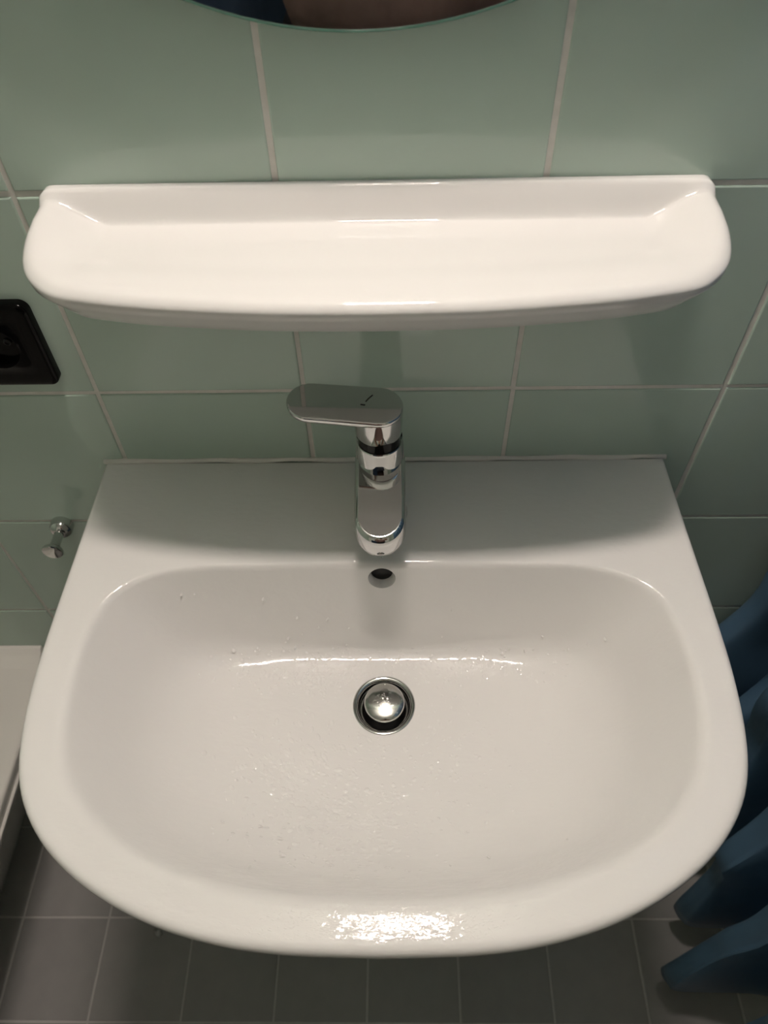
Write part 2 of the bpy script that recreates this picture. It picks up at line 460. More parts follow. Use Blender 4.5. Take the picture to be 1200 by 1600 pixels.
# underside up to the edge
for ins, z in ((.085, 1.0985), (.055, 1.0985), (.030, 1.0990), (.0205, 1.1010), (.0135, 1.1060), (.0080, 1.1145), (.0035, 1.1210), (.0008, 1.1255)):
    rings.append(shr(ins, lambda x, y, z=z: z))
for ins, dz_ in ((0.0, .0065), (.0004, .0048), (.0018, .0032), (.0042, .0012), (.0072, .0002)):
    rings.append(shr(ins, lambda x, y, dz_=dz_: shelf_z(x, y) - dz_))
for ins in list(np.linspace(.0100, .050, 18)) + list(np.linspace(.053, .098, 14)) + list(np.linspace(.0995, .1248, 26)):
    rings.append(shr(ins, shelf_z))
shelf = obj('wall_shelf', mesh('wall_shelf', *loft(rings), M_CER, sharp=65))
tag(shelf, 'glossy white ceramic shelf with upturned back mounted below the mirror', 'shelf')

# ------------------------------------------------------------------ basin tap
TX, TY = -0.0005, -0.0700
tap = tag(empty('basin_tap', (TX, TY, RIM_Z)), 'chrome single-lever mixer tap with lever turned sideways on washbasin', 'tap')
def st_ring(yc0, yc1, r, z, n=24, zfun=None):
    """stadium outline, round at both ends, long axis along y"""
    out = []
    for k in range(n + 1):
        a = PI * k / n; out.append((TX + r * math.cos(a), yc0 + r * math.sin(a), z))
    for k in range(n + 1):
        a = PI + PI * k / n; out.append((TX + r * math.cos(a), yc1 + r * math.sin(a), z))
    return [(x, y, zfun(x, y, zz) if zfun else zz) for x, y, zz in out]
BR = 0.0232
DECK = RIM_Z - .0034
# spout: flat-topped blade
def ztop(y): return 0.9288 + 0.265 * (y + 0.0915)
yc1 = -0.1297
sp = []
for ins, dzz in ((.0100, -.0270), (.0040, -.0262), (.0010, -.0225), (.0, -.018), (.0, -.008), (.0006, -.0042), (.0022, -.0014), (.0040, -.0002), (.0048, 0.0), (.0054, 0.0)):
    sp.append(st_ring(TY, yc1, BR - ins, 0, zfun=lambda x, y, z, d=dzz: ztop(y) + d))
sv_, sf_ = loft(sp, True, False)
nb = (len(sp) - 1) * len(sp[0])
# long quads between the two straight sides: pair the rear arc with the front arc
nr = len(sp[0]); hn = nr // 2
for k in range(hn - 1):
    sf_.append((nb + k, nb + k + 1, nb + nr - 2 - k, nb + nr - 1 - k))
spout_vf = (sv_, sf_)
# trunk: round column whose rear half rises as a collar behind the cartridge
def trunk():
    n = 56; rgs = []
    def top(a):
        return lerp(.9275, .9660, smooth01((math.sin(a) + .30) / .75))
    for f, r in ((0, BR + .0022), (.02, BR + .0024), (.06, BR + .0012), (.12, BR), (.45, BR), (.72, BR - .0003), (.88, BR - .0010), (.97, BR - .0018), (1.0, BR - .0023)):
        rgs.append([(TX + r * math.cos(2 * PI * j / n), TY + r * math.sin(2 * PI * j / n), lerp(DECK, top(2 * PI * j / n), f)) for j in range(n)])
    rgs.append([(TX + .0206 * math.cos(2 * PI * j / n), TY + .0206 * math.sin(2 * PI * j / n), top(2 * PI * j / n) - .0005) for j in range(n)])
    rgs.append([(TX + .0206 * math.cos(2 * PI * j / n), TY + .0206 * math.sin(2 * PI * j / n), .9) for j in range(n)])
    return loft(rgs, True, True)
child('tap_body', mesh('tap_body', *join(spout_vf, trunk()), M_CHROME, sharp=38), tap)
child('cartridge_sleeve', mesh('cartridge_sleeve', *shift(lathe([(.0206, .905), (.0206, .9545), (.0200, .9555), (.012, .9555)], 48), (TX, TY, 0)), M_CHROME, sharp=38), tap)
child('seal_ring', mesh('seal_ring', *shift(lathe([(.0192, .954), (.0192, .9670)], 48), (TX, TY, 0)), M_BLACK, sharp=38), tap, 'black gap ring below the lever')
aer = mesh('aerator', *shift(lathe([(.0115, -.006), (.0115, 0), (.0095, 0)], 32), (TX, yc1, ztop(yc1) - .0262)), M_CHROME2, sharp=38)
child('aerator', aer, tap)
# lever, modelled about the tap axis, then turned and tilted
def lever_parts():
    n = 28; rgs = []
    def pill(ins, z, xl=-.0790, r=.0213):
        out = []
        for k in range(n + 1):
            a = -PI / 2 + PI * k / n; out.append((0 + (r - ins) * math.cos(a), (r - ins) * math.sin(a), z))
        rl = r - .0008
        for k in range(n + 1):
            a = PI / 2 + PI * k / n; out.append((xl + rl + (rl - ins) * math.cos(a), (rl - ins) * math.sin(a), z))
        return out
    for ins, z in ((.0035, .0), (.0012, .0006), (.0002, .0020), (.0, .0040), (.0, .0058), (.0005, .0068), (.0014, .00735), (.0018, .0074), (.0024, .0074)):
        rgs.append(pill(ins, z))
    plate = loft(rgs)
    hub = lathe([(.0200, -.0235), (.0209, -.0232), (.0212, -.0222), (.0213, -.010), (.0213, .003)], 56)
    return join(plate, hub)
lev_rot = Matrix.Translation((TX, TY, 0.9895)) @ Matrix.Rotation(math.radians(-5.0), 4, 'Z') @ Matrix.Rotation(math.radians(2.0), 4, 'Y') @ Matrix.Rotation(math.radians(5.0), 4, 'X')
me = mesh('lever', *lever_parts(), M_CHROME, sharp=38); me.transform(lev_rot)
lev = child('lever', me, tap)
def mark(name, pts, wdt):
    V, Fc = [], []
    for k, (x, y) in enumerate(pts):
        a = pts[max(k - 1, 0)]; b = pts[min(k + 1, len(pts) - 1)]
        t = Vector((b[0] - a[0], b[1] - a[1])).normalized(); nx, ny = -t.y * wdt / 2, t.x * wdt / 2
        V += [(x + nx, y + ny, .0074), (x - nx, y - ny, .0074), (x - nx, y - ny, .00765), (x + nx, y + ny, .00765)]
    for k in range(len(pts) - 1):
        b = 4 * k
        for j in range(4):
            Fc.append((b + j, b + (j + 1) % 4, b + 4 + (j + 1) % 4, b + 4 + j))
    Fc += [(0, 1, 2, 3), tuple(4 * (len(pts) - 1) + j for j in (3, 2, 1, 0))]
    me = mesh(name, V, Fc, M_DARK, smooth=False); me.transform(lev_rot); return me
arc = [(-.0060 - .0065 * math.sin(t * .9), .0112 - .0082 * t - .002 * math.sin(PI * t) * 0) for t in np.linspace(0, 1, 9)]
subchild('lever_mark', mark('lever_mark', arc, .0010), lev)['label'] = 'small black curved and straight mark'
subchild('lever_mark', mark('lever_mark', [(-.0152, -.0006), (-.0132, -.0007), (-.0112, -.0008)], .0011), lev)
# hanging drop at the spout tip
dp = lathe([(.0002, -.0030), (.0012, -.0024), (.0017, -.0012), (.0014, .0004), (.0008, .0014)], 16)
wd_ = obj('water_drop', mesh('water_drop', *dp, M_WATER), None, (TX + .001, yc1 - BR + .0050, ztop(yc1 - BR) - .0262))
tag(wd_, 'single clear water drop hanging under the tip of the tap spout', 'water drop')

# ------------------------------------------------------------------ mirror
MR, MC = 0.3030, Vector((-0.006, -0.0170, 1.2585 + 0.3030))
mir = tag(empty('mirror', (MC.x, 0, MC.z - MR)), 'round frameless wall mirror with green glass edge above the shelf', 'mirror')
n = 160
pane = lathe([(.0005, .0170), (MR - .0100, .0170), (MR - .0026, .0170)], n, axis='y', cap1=False)
child('mirror_face', mesh('mirror_face', *shift(pane, (MC.x, 0, MC.z)), M_MIRROR, sharp=20), mir)
edge = lathe([(MR - .0026, .0170), (MR - .0007, .0160), (MR, .0150), (MR, .0118), (MR - .0008, .0112), (.001, .0112)], n, axis='y', cap0=False)
child('glass_edge', mesh('glass_edge', *shift(edge, (MC.x, 0, MC.z)), M_GEDGE, sharp=30), mir, 'dark green glass edge')
child('back_panel', mesh('back_panel', *shift(lathe([(.001, .0111), (MR - .035, .0111), (MR - .035, .0003), (.001, .0003)], 64, axis='y'), (MC.x, 0, MC.z)), M_DARK, sharp=30), mir)

# ------------------------------------------------------------------ mirror lamp (the room's light)
lamp = tag(empty('mirror_lamp', (LAMP.x, 0, LAMP.z)), 'small white wall lamp with downward diffuser above the round mirror', 'lamp')
child('wall_plate', rbox('wall_plate', (LAMP.x - .05, LAMP.x + .05, -.022, -.0003, LAMP.z, LAMP.z + .08), M_METAL, .004), lamp)
child('arm', rbox('arm', (LAMP.x - .015, LAMP.x + .015, LAMP.y + .03, -.0215, LAMP.z + .034, LAMP.z + .054), M_METAL, .003), lamp)
child('housing', rbox('housing', (LAMP.x - LAMP_W / 2 - .008, LAMP.x + LAMP_W / 2 + .008, LAMP.y - LAMP_D / 2 - .008, LAMP.y + LAMP_D / 2 + .008, LAMP.z + .0275, LAMP.z + .062), M_METAL, .006), lamp)
child('diffuser', mesh('diffuser', *box(LAMP.x - LAMP_W / 2, LAMP.x + LAMP_W / 2, LAMP.y - LAMP_D / 2, LAMP.y + LAMP_D / 2, LAMP.z, LAMP.z + .0280), M_EMIT, smooth=False), lamp, 'lit diffuser')

# ------------------------------------------------------------------ power socket
sx, sz_ = -0.3435, 1.0135
sock = tag(empty('power_socket', (sx, 0, sz_ - .0445)), 'glossy black wall socket with round recess on the sage tiles', 'socket')
def rrect(hx, hz, r, y, n=10):
    out = []
    for (cx, cz, a0) in ((hx - r, hz - r, 0), (-hx + r, hz - r, PI / 2), (-hx + r, -hz + r, PI), (hx - r, -hz + r, 1.5 * PI)):
        for k in range(n + 1):
            a = a0 + PI / 2 * k / n; out.append((sx + cx + r * math.cos(a), y, sz_ + cz + r * math.sin(a)))
    return out
N4 = 44
def circ(r, y):
    out = []
    for (a0) in (0, PI / 2, PI, 1.5 * PI):
        for k in range(11):
            a = a0 + PI / 2 * (k / 10.0 if True else 0); out.append((sx + r * math.cos(a), y, sz_ + r * math.sin(a)))
    return out
pr = [rrect(.0445, .0445, .0085, -.0003), rrect(.0445, .0445, .0085, -.0075), rrect(.0440, .0440, .0082, -.0088), rrect(.0425, .0425, .0072, -.0097), rrect(.0395, .0395, .006, -.0102),
      rrect(.0320, .0320, .006, -.0098), circ(.0240, -.0098), circ(.0232, -.0105), circ(.0224, -.0105), circ(.0218, -.0090)]
child('socket_plate', mesh('socket_plate', *loft(pr, True, False), M_BLACK, sharp=45), sock)
child('socket_recess', mesh('socket_recess', *loft([circ(.0219, -.0092), circ(.0212, -.0012), circ(.0150, -.0008)], False, True), M_BLACK, sharp=40), sock)
for dx in (-.0095, .0095):
    child('pin_hole', mesh('pin_hole', *shift(lathe([(.0034, .0004), (.0034, .0022), (.0024, .0024), (.0024, .0010)], 20, axis='y'), (sx + dx, 0, sz_)), M_DARK, sharp=40), sock)

# ------------------------------------------------------------------ robe hook
hook = tag(empty('wall_hook', (-.379, 0, .742)), 'small chrome knob hook on the tiles left of the washbasin', 'hook')
HB = (-.3795, 0, .7475)
def slant(me):            # the stem runs out of the wall and slightly upwards
    for v in me.vertices:
        t = max(0, -v.co.y - .012); v.co.z += t * .10; v.co.x += t * .04
    return me
child('hook_base', mesh('hook_base', *shift(lathe([(.0001, .0003), (.0124, .0003), (.0131, .0018), (.0131, .0100), (.0120, .0130), (.0090, .0160), (.0062, .0176), (.0001, .0180)], 40, axis='y'), HB), M_CHROME, sharp=40), hook)
child('hook_stem', slant(mesh('hook_stem', *shift(lathe([(.0055, .0165), (.0055, .030), (.0057, .0385)], 28, axis='y'), HB), M_CHROME, sharp=40)), hook)
child('hook_knob', slant(mesh('hook_knob', *shift(lathe([(.0055, .0380), (.0085, .0390), (.0112, .0410), (.0119, .0432), (.0114, .0455), (.0100, .0464), (.0001, .0468)], 40, axis='y'), HB), M_CHROME, sharp=40)), hook)

# ------------------------------------------------------------------ bathtub
TZ = 0.440; TXE = -0.5085; TY1 = -1.72
tub = tag(empty('bathtub', (-.9, -.86, 0)), 'white bathtub with overhanging rim along the left side of the washbasin', 'bathtub')
def tubring(x0, x1, y0, y1, r, z, n=8):
    out = []
    for (cx, cy, a0) in ((x1 - r, y0 - r, 0), (x0 + r, y0 - r, PI / 2), (x0 + r, y1 + r, PI), (x1 - r, y1 + r, 1.5 * PI)):
        for k in range(n + 1):
            a = a0 + PI / 2 * k / n; out.append((cx + r * math.cos(a), cy + r * math.sin(a), z))
    return out
xw = XL + .0005
rim = []
def tr(dx_out, z): return tubring(xw, TXE + dx_out, -.0005, TY1, .006, z)
# rim section, outside lip first, then over the top, down into the tub
rim += [tr(-.035, TZ - .046), tr(-.014, TZ - .046), tr(-.0065, TZ - .0435), tr(-.0030, TZ - .032), tr(-.0020, TZ - .0300), tr(-.0014, TZ - .0288), tr(-.0020, TZ - .0278), tr(-.0052, TZ - .0270), tr(-.0010, TZ - .0050), tr(-.0018, TZ - .0022), tr(-.0050, TZ - .0004), tr(-.012, TZ)]
def inn(d, z, r): return tubring(xw + d, TXE - d, -.0005 - d, TY1 + d, r, z)
rim += [inn(.070, TZ - .001, .06), inn(.076, TZ - .003, .06), inn(.082, TZ - .010, .07), inn(.105, TZ - .20, .10), inn(.14, TZ - .33, .12), inn(.20, TZ - .35, .12)]
child('tub_shell', mesh('tub_shell', *loft(rim, False, True), M_TUB, sharp=60), tub)
# upturned flange against the tiles
fl = [(xw, TXE - .0105)]
prof = [(-.0004, TZ), (-.0004, TZ + .0095), (-.0035, TZ + .0105), (-.0065, TZ + .0095), (-.012, TZ + .0045), (-.022, TZ + .0014), (-.034, TZ - .0002)]
V = [(x, y, z) for x in (xw + .001, TXE - .011) for y, z in prof]; k = len(prof)
Fc = [(i, i + 1, k + i + 1, k + i) for i in range(k - 1)] + [tuple(range(k)), tuple(range(2 * k - 1, k - 1, -1)), (0, k, 2 * k - 1, k - 1)]
child('wall_flange', mesh('wall_flange', V, Fc, M_TUB, sharp=50), tub)
# inward-sloping apron
ap = []
for f in np.linspace(0, 1, 9):
    x = lerp(-.548, -.690, f ** .9); ap.append((x, lerp(TZ - .038, 0.0003, f)))
V = [(x, y, z) for y in (-.001, TY1 + .02) for x, z in ap]; k = len(ap)
V += [(x - .012, y, z) for y in (-.001, TY1 + .02) for x, z in ap]
Fc = [(i, i + 1, k + i + 1, k + i) for i in range(k - 1)] + [(2 * k + i, 3 * k + i, 3 * k + i + 1, 2 * k + i + 1) for i in range(k - 1)]
Fc += [(0, k, 3 * k, 2 * k), (k - 1, 3 * k - 1, 4 * k - 1, 2 * k - 1)]
Fc += [(i, 2 * k + i, 2 * k + i + 1, i + 1) for i in range(k - 1)] + [(k + i, k + i + 1, 3 * k + i + 1, 3 * k + i) for i in range(k - 1)]
child('apron', mesh('apron', V, Fc, mat('apron_enamel', (.62, .60, .57), .3), sharp=60), tub)

# ------------------------------------------------------------------ blue curtain on the right
CT, CB = 2.02, 0.10
ridge = [  # (y at bottom, y at top, x tip bottom, x tip top, valley x)
    (-.030, -.022, .435, .462, .560), (-.098, -.085, .474, .480, .570), (-.178, -.160, .444, .450, .575), (-.284, -.235, .451, .440, .580), (-.370, -.330, .420, .440, .585), (-.470, -.420, .432, .445, .59), (-.56, -.50, .44, .455, .60), (-.64, -.57, .47, .47, .61)]
def curtain_path(z):
    f = (z - CB) / (CT - CB); f2 = min(1, f / .45)
    pts = [(.60, -.012)]
    for i, (yb_, yt_, xb, xt, vx) in enumerate(ridge):
        y = lerp(yb_, yt_, f2); x = lerp(xb, xt, f2) + .35 * max(0, f - .45) * (.51 - xb)
        k = .012 * math.sin(z * 11 + i * 2.3) + .006 * math.sin(z * 23 + i * 1.1)
        x += k * (.4 if f2 < .3 else 1)
        wtip = .017
        pts.append((x + .045, y + wtip)); pts.append((x + .007, y + .009)); pts.append((x, y)); pts.append((x + .004, y - .015)); pts.append((x + .020, y - .024))
        if i < len(ridge) - 1:
            yn = lerp(ridge[i + 1][0], ridge[i + 1][1], f2)
            vxx = vx + .012 * math.sin(z * 9 + i)
            pts.append((vxx - .016, y - .028)); pts.append((vxx, lerp(y - .028, yn + .02, .5)))
    pts.append((.60, pts[-1][1] - .03))
    return catmull(pts, 5, closed=False)
NZ = 64; rows = []
for k in range(NZ + 1):
    z = lerp(CB, CT, k / NZ); pz = curtain_path(z)
    rows.append([(p[0] + .004 * math.sin(p[1] * 60 + z * 14), p[1], z) for p in pz])
nn = len(rows[0])
# packaging creases: sharp horizontal kinks every quarter metre
for k, row in enumerate(rows):
    z = row[0][2]; q = ((z - .02) / .26) % 1.0; tri = abs(q - .5) * 2
    for j in range(nn):
        x, y, zz = row[j]; row[j] = (x - .015 * (1 - tri) + .008, y - .007 * (1 - tri), zz)
V = [p for r in rows for p in r]
Fc = [(i * nn + j, i * nn + j + 1, (i + 1) * nn + j + 1, (i + 1) * nn + j) for i in range(NZ) for j in range(nn - 1)]
cme = mesh('curtain_cloth', V, Fc, M_CURT, sharp=32)
curt = tag(empty('shower_curtain', (.5, -.3, CB)), 'dark blue plastic curtain hanging in creased folds right of the washbasin', 'curtain')
cl = child('curtain_cloth', cme, curt)
so_ = cl.modifiers.new('thickness', 'SOLIDIFY'); so_.thickness = 0.0012; so_.offset = 0
ring_v, ring_f = [], []
for i in range(8):
    y = lerp(ridge[i][0], ridge[i][1], 1) - .004
    path = [(.515 + .0155 * math.cos(a), y, CT + .012 + .0155 * math.sin(a)) for a in np.linspace(0, 2 * PI, 25)]
    child('curtain_ring', mesh('curtain_ring', *tube(path, .0018, 8), M_METAL), curt)
rod = obj('curtain_rod', mesh('curtain_rod', *join(tube([(.515, -.0005, CT + .014), (.515, YB + .0005, CT + .014)], .0095, 20), tube([(.515, -.0004, CT + .014), (.515, -.006, CT + .014)], .022, 24), tube([(.515, YB + .0004, CT + .014), (.515, YB + .006, CT + .014)], .022, 24)), M_CHROME, sharp=40))
tag(rod, 'straight metal rod carrying the blue curtain between the walls', 'curtain rod')

# ------------------------------------------------------------------ water on the ceramic
def bowl_surface(x, y):
    a = math.atan2(y - DC[1], x - DC[0]) % (2 * PI); r = math.hypot(x - DC[0], y - DC[1])
    i = min(range(len(angs)), key=lambda q: abs(angs[q] - a)); p = PROF[i][2]
    for (ra, za), (rb, zb) in zip(p, p[1:]):
        if ra >= r >= rb: return lerp(za, zb, (ra - r) / max(ra - rb, 1e-9))
    return None
def droplet(x, y, z, rx, ry, h, rot, nrm=(0, 0, 1)):
    V = []; N = 7
    prof_d = ((1.0, -.05), (.86, .45), (.5, .85))
    ca, sa = math.cos(rot), math.sin(rot)
    for f, hh in prof_d:
        for j in range(N):
            a = 2 * PI * j / N; u, v = rx * f * math.cos(a), ry * f * math.sin(a)
            V.append((u * ca - v * sa, u * sa + v * ca, hh * h))
    V.append((0, 0, h))
    Fc = []
    for i in range(2):
        for j in range(N):
            k = (j + 1) % N; Fc.append((i * N + j, i * N + k, (i + 1) * N + k, (i + 1) * N + j))
    Fc += [(2 * N + j, 2 * N + (j + 1) % N, 3 * N) for j in range(N)]
    q = Vector(nrm).to_track_quat('Z', 'Y')
    V = [tuple(q @ Vector(v) + Vector((x, y, z))) for v in V]
    return V, Fc
def surf_normal(x, y):
    e = .0015; z0, zx, zy = bowl_surface(x, y), bowl_surface(x + e, y), bowl_surface(x, y + e)
    if None in (z0, zx, zy): return None
    return Vector((-(zx - z0) / e, -(zy - z0) / e, 1)).normalized(), z0
drops = []
def scatter(n, cx, cy, sx_, sy_, r0_, r1_, stretch=1.0, hmul=.15):
    r0_, r1_, n = r0_ * 1.9, r1_ * 1.9, int(n * 1.9)
    c = 0
    while c < n:
        x = rng.normal(cx, sx_); y = rng.normal(cy, sy_); c += 1
        if math.hypot(x - DC[0], y - DC[1]) < RD + .004: continue
        s_ = surf_normal(x, y)
        if s_ is None: continue
        nrm, z = s_; r = rng.uniform(r0_, r1_) * (1.25 if rng.random() < .06 else 1)
        drops.append(droplet(x, y, z, r * rng.uniform(1, stretch), r, r * hmul, rng.uniform(-.6, .6) if stretch > 1.2 else rng.uniform(0, PI), nrm))
scatter(210, -.07, -.185, .045, .014, .0004, .0011, 1.5)
scatter(110, .085, -.178, .05, .008, .0004, .0011, 1.5)
scatter(190, -.075, -.30, .035, .030, .0005, .0013, 1.9)
scatter(190, -.03, -.345, .04, .022, .0005, .0012, 1.9)
scatter(110, .05, -.26, .045, .05, .0004, .0010, 1.3)
scatter(60, .0, -.27, .08, .07, .0004, .0010, 1.3)
wm = mesh('water_droplets', *join(*drops), M_WET)
o = obj('water_droplets', wm); tag(o, 'fine water droplets scattered over the floor of the bowl', 'water', kind='stuff')
drops = []
for c in range(1900):
    x = rng.normal(.008, .036); y = rng.uniform(-.4465, -.4235)
    s_ = surf_normal(x, y)
    if s_ is None: continue
    nrm, z = s_; r = rng.uniform(.00022, .0005)
    drops.append(droplet(x, y, z, r * rng.uniform(1.2, 5.0), r, r * .30, rng.uniform(-.08, .08), nrm))
wm = mesh('rim_water_film', *join(*drops), M_WET)
o = obj('rim_water_film', wm); tag(o, 'wiped streaks of tiny water drops on the front rim of the washbasin', 'water', kind='stuff')
# droplets on the plug cap
drops = []
for c in range(130):
    x = rng.normal(0, .0075); y = rng.normal(-.004, .007)
    r2 = math.hypot(x, y)
    if r2 > .0185: continue
    z = .0129 - .0022 * (r2 / .019) ** 2
    drops.append(droplet(x + DC[0] + .0006, y + DC[1] - .0002, z + dz - .001 + math.sin(math.radians(3)) * y, rng.uniform(.0004, .0009), rng.uniform(.0004, .0009), .00022, 0))
o = obj('plug_water_droplets', mesh('plug_water_droplets', *join(*drops), M_CHROME)); tag(o, 'dense water droplets beaded on the chrome drain plug', 'water', kind='stuff')
# scrap of clear film on the floor
sv = [(0, 0, 0), (.009, -.001, .004), (.013, -.010, .002), (.010, -.016, .007), (.002, -.012, .004), (-.003, -.005, .003)]
V = [(x, y, z + t) for t in (0, .0008) for x, y, z in sv]
Fc = [(0, 1, 4, 5), (1, 2, 3, 4), (6, 11, 10, 7), (7, 10, 9, 8)] + [(i, (i + 1) % 6, 6 + (i + 1) % 6, 6 + i) for i in range(6)]
o = obj('plastic_scrap', mesh('plastic_scrap', V, Fc, mat('clear_film', (.8, .8, .78), .12, trans=.35)), None, (-.404, -.300, .0005))
tag(o, 'tiny curled scrap of clear film on the dark floor below the basin', 'scrap')

# ------------------------------------------------------------------ towel on the rear wall (seen in the mirror)
tw = tag(empty('bath_towel', (-.52, YB, .45)), 'dark blue towel hanging on the rear wall, seen in the mirror', 'towel')
rowsT = []
for k in range(33):
    z = lerp(.45, 1.32, k / 32); row = []
    for j in range(61):
        x = lerp(-.86, -.20, j / 60); row.append((x, YB + .045 + .018 * math.sin(j * .62 + .3 * math.sin(z * 3)) * lerp(1.2, .3, k / 32) + .006 * math.sin(z * 9 + j * .2), z))
    rowsT.append(row)
V = [p for r in rowsT for p in r]; nn = 61
Fc = [(i * nn + j, i * nn + j + 1, (i + 1) * nn + j + 1, (i + 1) * nn + j) for i in range(32) for j in range(60)]
tc_ = child('towel_cloth', mesh('towel_cloth', V, Fc, M_TOWEL), tw); s_ = tc_.modifiers.new('thickness', 'SOLIDIFY'); s_.thickness = .006
rail = tag(obj('towel_rail', mesh('towel_rail', *join(tube([(-.90, YB + .048, 1.325), (-.16, YB + .048, 1.325)], .008, 16), tube([(-.90, YB + .0005, 1.325), (-.90, YB + .048, 1.325)], .008, 12), tube([(-.16, YB + .0005, 1.325), (-.16, YB + .048, 1.325)], .008, 12)), M_CHROME, sharp=40)), 'chrome rail holding the dark blue towel on the rear wall', 'towel rail')

# ------------------------------------------------------------------ the photographer (reflected in the mirror)
PX, PY = 0.03, -1.02            # hips
def skin_mesh(name, pts, edges, radii, m, sub=2, root=0):
    me = bpy.data.meshes.new(name); me.from_pydata(pts, edges, []); me.update()
    o = bpy.data.objects.new(name, me); COL.objects.link(o)
    sk = o.modifiers.new('skin', 'SKIN'); sk.use_smooth_shade = True
    if not me.skin_vertices: 
        me.attributes  # layer is made by the modifier below when missing
    bm = bmesh.new(); bm.from_mesh(me); ly = bm.verts.layers.skin.verify(); bm.verts.ensure_lookup_table()
    for i, v in enumerate(bm.verts):
        r = radii[i]; v[ly].radius = r if isinstance(r, tuple) else (r, r); v[ly].use_root = (i == root)
    bm.to_mesh(me); bm.free()
    sb = o.modifiers.new('sub', 'SUBSURF'); sb.levels = sub; sb.render_levels = sub
    bpy.context.view_layer.update()
    dgx = bpy.context.evaluated_depsgraph_get()
    out = bpy.data.meshes.new_from_object(o.evaluated_get(dgx)); out.name = name
    bpy.data.objects.remove(o)
    out.materials.clear(); out.materials.append(m)
    out.polygons.foreach_set('use_smooth', [True] * len(out.polygons))
    return out
person = tag(empty('person', (PX, PY, 0)), 'person in brown T-shirt holding a phone, seen in the round mirror', 'person')
PHC = CAM - fwd * 0.012 + rr * (-0.0) - uu * 0.045          # phone centre
HL = PHC - rr * .072 - fwd * .022 - uu * .02; HR = PHC + rr * .072 - fwd * .022 - uu * .02
def V3(*a): return tuple(a)
pts = [V3(PX, PY, .95), V3(PX, PY + .01, 1.08), V3(PX, PY + .005, 1.22), V3(PX, PY - .01, 1.36), V3(PX, PY + .01, 1.475), V3(PX, PY + .05, 1.56), V3(PX, PY + .075, 1.63),   # 0..6 spine, neck, skull base
       V3(PX - .17, PY, 1.40), V3(PX - .24, PY + .10, 1.17), V3(PX - .20, PY + .30, 1.20), V3(*HL),       # 7..10 left arm
       V3(PX + .17, PY, 1.40), V3(PX + .24, PY + .10, 1.17), V3(PX + .20, PY + .30, 1.20), V3(*HR),       # 11..14 right arm
       V3(PX - .09, PY, .90), V3(PX - .10, PY + .01, .50), V3(PX - .105, PY - .02, .09), V3(PX - .115, PY + .12, .045),   # 15..18
       V3(PX + .09, PY, .90), V3(PX + .10, PY + .01, .50), V3(PX + .105, PY - .02, .09), V3(PX + .115, PY + .12, .045)]
edg = [(0, 1), (1, 2), (2, 3), (3, 4), (4, 5), (5, 6), (3, 7), (7, 8), (8, 9), (9, 10), (3, 11), (11, 12), (12, 13), (13, 14), (0, 15), (15, 16), (16, 17), (17, 18), (0, 19), (19, 20), (20, 21), (21, 22)]
rad = [(.15, .11), (.145, .105), (.155, .11), (.15, .105), .06, .055, .06, .058, .045, .038, .028, .058, .045, .038, .028, .085, .06, .042, .035, .085, .06, .042, .035]
child('body', skin_mesh('body', pts, edg, rad, M_SKIN), person)
# shirt and trousers a little proud of the body
spts = [V3(PX, PY, .90), V3(PX, PY + .01, 1.02), V3(PX, PY + .01, 1.12), V3(PX, PY + .005, 1.24), V3(PX, PY - .01, 1.38), V3(PX, PY, 1.465), V3(PX - .175, PY, 1.405), V3(PX - .235, PY + .07, 1.24), V3(PX + .175, PY, 1.405), V3(PX + .235, PY + .07, 1.24)]
child('shirt', skin_mesh('shirt', spts, [(0, 1), (1, 2), (2, 3), (3, 4), (4, 5), (4, 6), (6, 7), (4, 8), (8, 9)], [(.235, .165), (.235, .165), (.23, .16), (.22, .15), (.185, .135), .085, .085, .078, .085, .078], M_SHIRT), person, 'dark brown T-shirt')
tp = [V3(PX, PY, .95), V3(PX - .095, PY, .86), V3(PX - .10, PY + .01, .50), V3(PX - .105, PY - .02, .10), V3(PX + .095, PY, .86), V3(PX + .10, PY + .01, .50), V3(PX + .105, PY - .02, .10)]
child('trousers', skin_mesh('trousers', tp, [(0, 1), (1, 2), (2, 3), (0, 4), (4, 5), (5, 6)], [(.19, .14), .115, .088, .072, .115, .088, .072], M_TROUS), person)
for sg in (-1, 1):
    fx = PX + sg * .112
    rg = []
    for hw, z, yo, ln in ((.046, .0004, 0, .135), (.048, .02, 0, .137), (.044, .045, -.01, .120), (.036, .075, -.035, .085), (.034, .10, -.05, .065)):
        rg.append([(fx + hw * math.cos(2 * PI * j / 24), PY + .045 + yo + ln * math.sin(2 * PI * j / 24), z) for j in range(24)])
    child('shoe', mesh('shoe', *loft(rg), M_BLACK), person)
# head
HC = Vector((PX, PY + .105, 1.695))
hv, hf = [], []
hr = []
for i in range(1, 24):
    t = PI * i / 24; ring = []
    for j in range(32):
        a = 2 * PI * j / 32
        x = .075 * math.sin(t) * math.cos(a); y = .095 * math.sin(t) * math.sin(a); z = -.115 * math.cos(t)
        if z < -.02: x *= 1 + (z + .02) * 3.2; y = y * (1 + (z + .02) * 1.6) + .012 * (-z - .02) / .1
        fx = math.exp(-(x / .013) ** 2)
        if y > .03: y += .020 * fx * math.exp(-((z + .015) / .022) ** 2) - .007 * (math.exp(-((abs(x) - .031) / .014) ** 2) * math.exp(-((z - .012) / .012) ** 2)) + .005 * math.exp(-(x / .024) ** 2) * math.exp(-((z + .055) / .010) ** 2)
        ring.append((x, y, z))
    hr.append(ring)
me = mesh('head', *loft(hr), M_SKIN)
HT = Matrix.Translation(HC) @ Matrix.Rotation(math.radians(-28), 4, 'X')
me.transform(HT); head = child('head', me, person)
hair = []
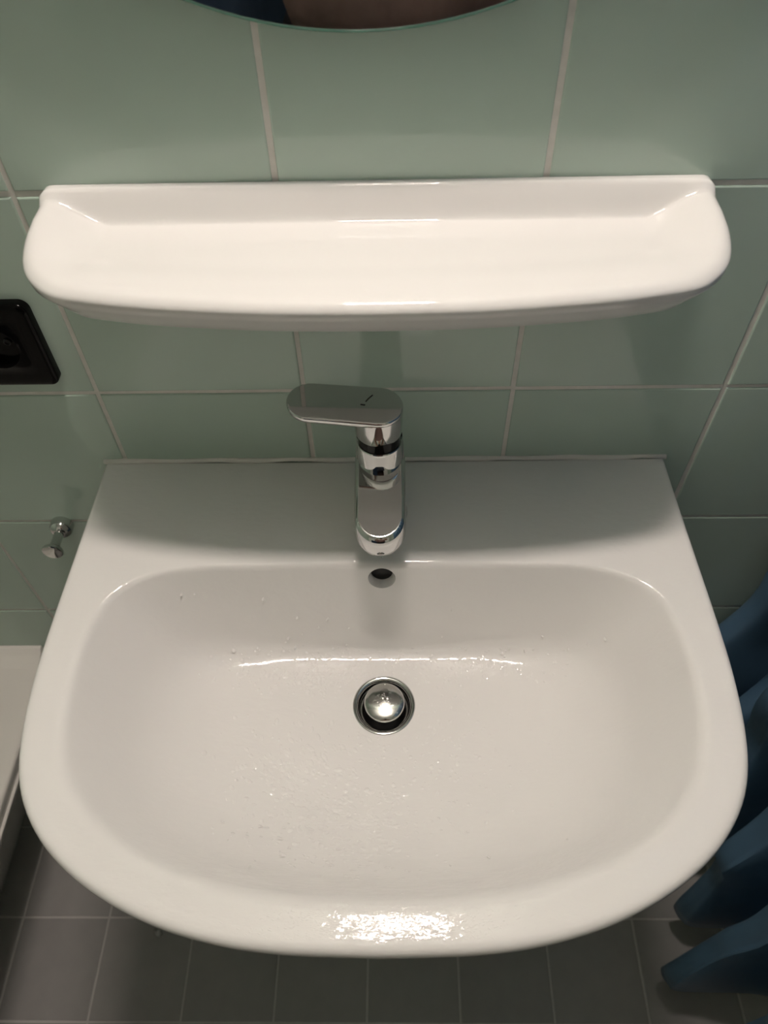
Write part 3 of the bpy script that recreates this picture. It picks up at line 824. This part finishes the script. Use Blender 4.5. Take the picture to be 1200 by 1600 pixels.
for i in range(0, 15):
    t = PI * .62 * i / 14; hair.append([(.082 * math.sin(t) * math.cos(2 * PI * j / 32), .102 * math.sin(t) * math.sin(2 * PI * j / 32) - .012 - .012 * (i / 14), .122 * math.cos(t) + (.05 * i / 14 if math.sin(2 * PI * j / 32) > .1 else 0) + .002) for j in range(32)])
me = mesh('hair', *loft(hair[1:], True, True), M_HAIR); me.transform(HT); child('hair', me, person)
for sg in (-1, 1):
    ear = mesh('ear', *lathe([(.001, -.006), (.017, -.004), (.022, .002), (.018, .008), (.001, .006)], 20), M_SKIN)
    ear.transform(HT @ Matrix.Translation((sg * .078, -.008, 0)) @ Matrix.Rotation(sg * PI / 2, 4, 'Y') @ Matrix.Diagonal((1.35, .9, 1, 1)))
    child('ear', ear, person)
    eye = mesh('eye', *lathe([(.001, -.010), (.008, -.007), (.0105, 0), (.008, .007), (.001, .010)], 20), M_EYE)
    eye.transform(HT @ Matrix.Translation((sg * .031, .074, .012))); child('eye', eye, person)
# hands: palm and five curled fingers each, around the phone's long edges
for sg, H in ((-1, HL), (1, HR)):
    side = rr * sg
    palm = H; hp = [palm - uu * .045 - fwd * .01, palm, palm + uu * .030]
    P_l = [tuple(p) for p in hp]; E_l = [(0, 1), (1, 2)]; R_l = [.026, (.030, .017), (.028, .014)]
    for f in range(4):
        base = palm + uu * (.030 - f * .019) + side * .006
        ln = (.030, .033, .031, .025)[f]
        a1 = base + side * .010 + fwd * ln * .55; a2 = a1 - side * .014 + fwd * .004 * 0
        b0 = len(P_l); P_l += [tuple(base), tuple(a1 - fwd * .004), tuple(a2 - side * .004 - fwd * .001)]; E_l += [(2 if f < 2 else 1, b0), (b0, b0 + 1), (b0 + 1, b0 + 2)]; R_l += [.009, .0082, .0075]
    tb = palm - uu * .012 - side * .012 - fwd * .006; b0 = len(P_l)
    P_l += [tuple(tb), tuple(tb - side * .026 + uu * .018 - fwd * .004), tuple(tb - side * .042 + uu * .030)]; E_l += [(1, b0), (b0, b0 + 1), (b0 + 1, b0 + 2)]; R_l += [.012, .0105, .009]
    child('hand', skin_mesh('hand', P_l, E_l, R_l, M_SKIN, 1, root=1), person)
ph = rbox('phone_body', (-.0375, .0375, -.0745, .0745, 0, .0085), mat('phone_case', (.02, .02, .022), .3), .003)
phone = tag(empty('phone', tuple(PHC - fwd * 0)), 'dark smartphone held up in both hands facing the washbasin', 'phone')
RM = Matrix.Identity(4)
for i in range(3): RM[i][0], RM[i][1], RM[i][2] = rr[i], uu[i], -fwd[i]
phone.rotation_euler = RM.to_euler()
def pchild(name, me, lab=None):
    o = obj(name, me, phone)
    if lab: o['label'] = lab
pchild('phone_body', ph)
pchild('camera_bump', rbox('camera_bump', (-.032, .006, .026, .068, -.0025, -.0001), M_BLACK, .001))
pchild('screen', mesh('screen', *box(-.034, .034, -.071, .071, .0086, .0090), M_BLACK, smooth=False))
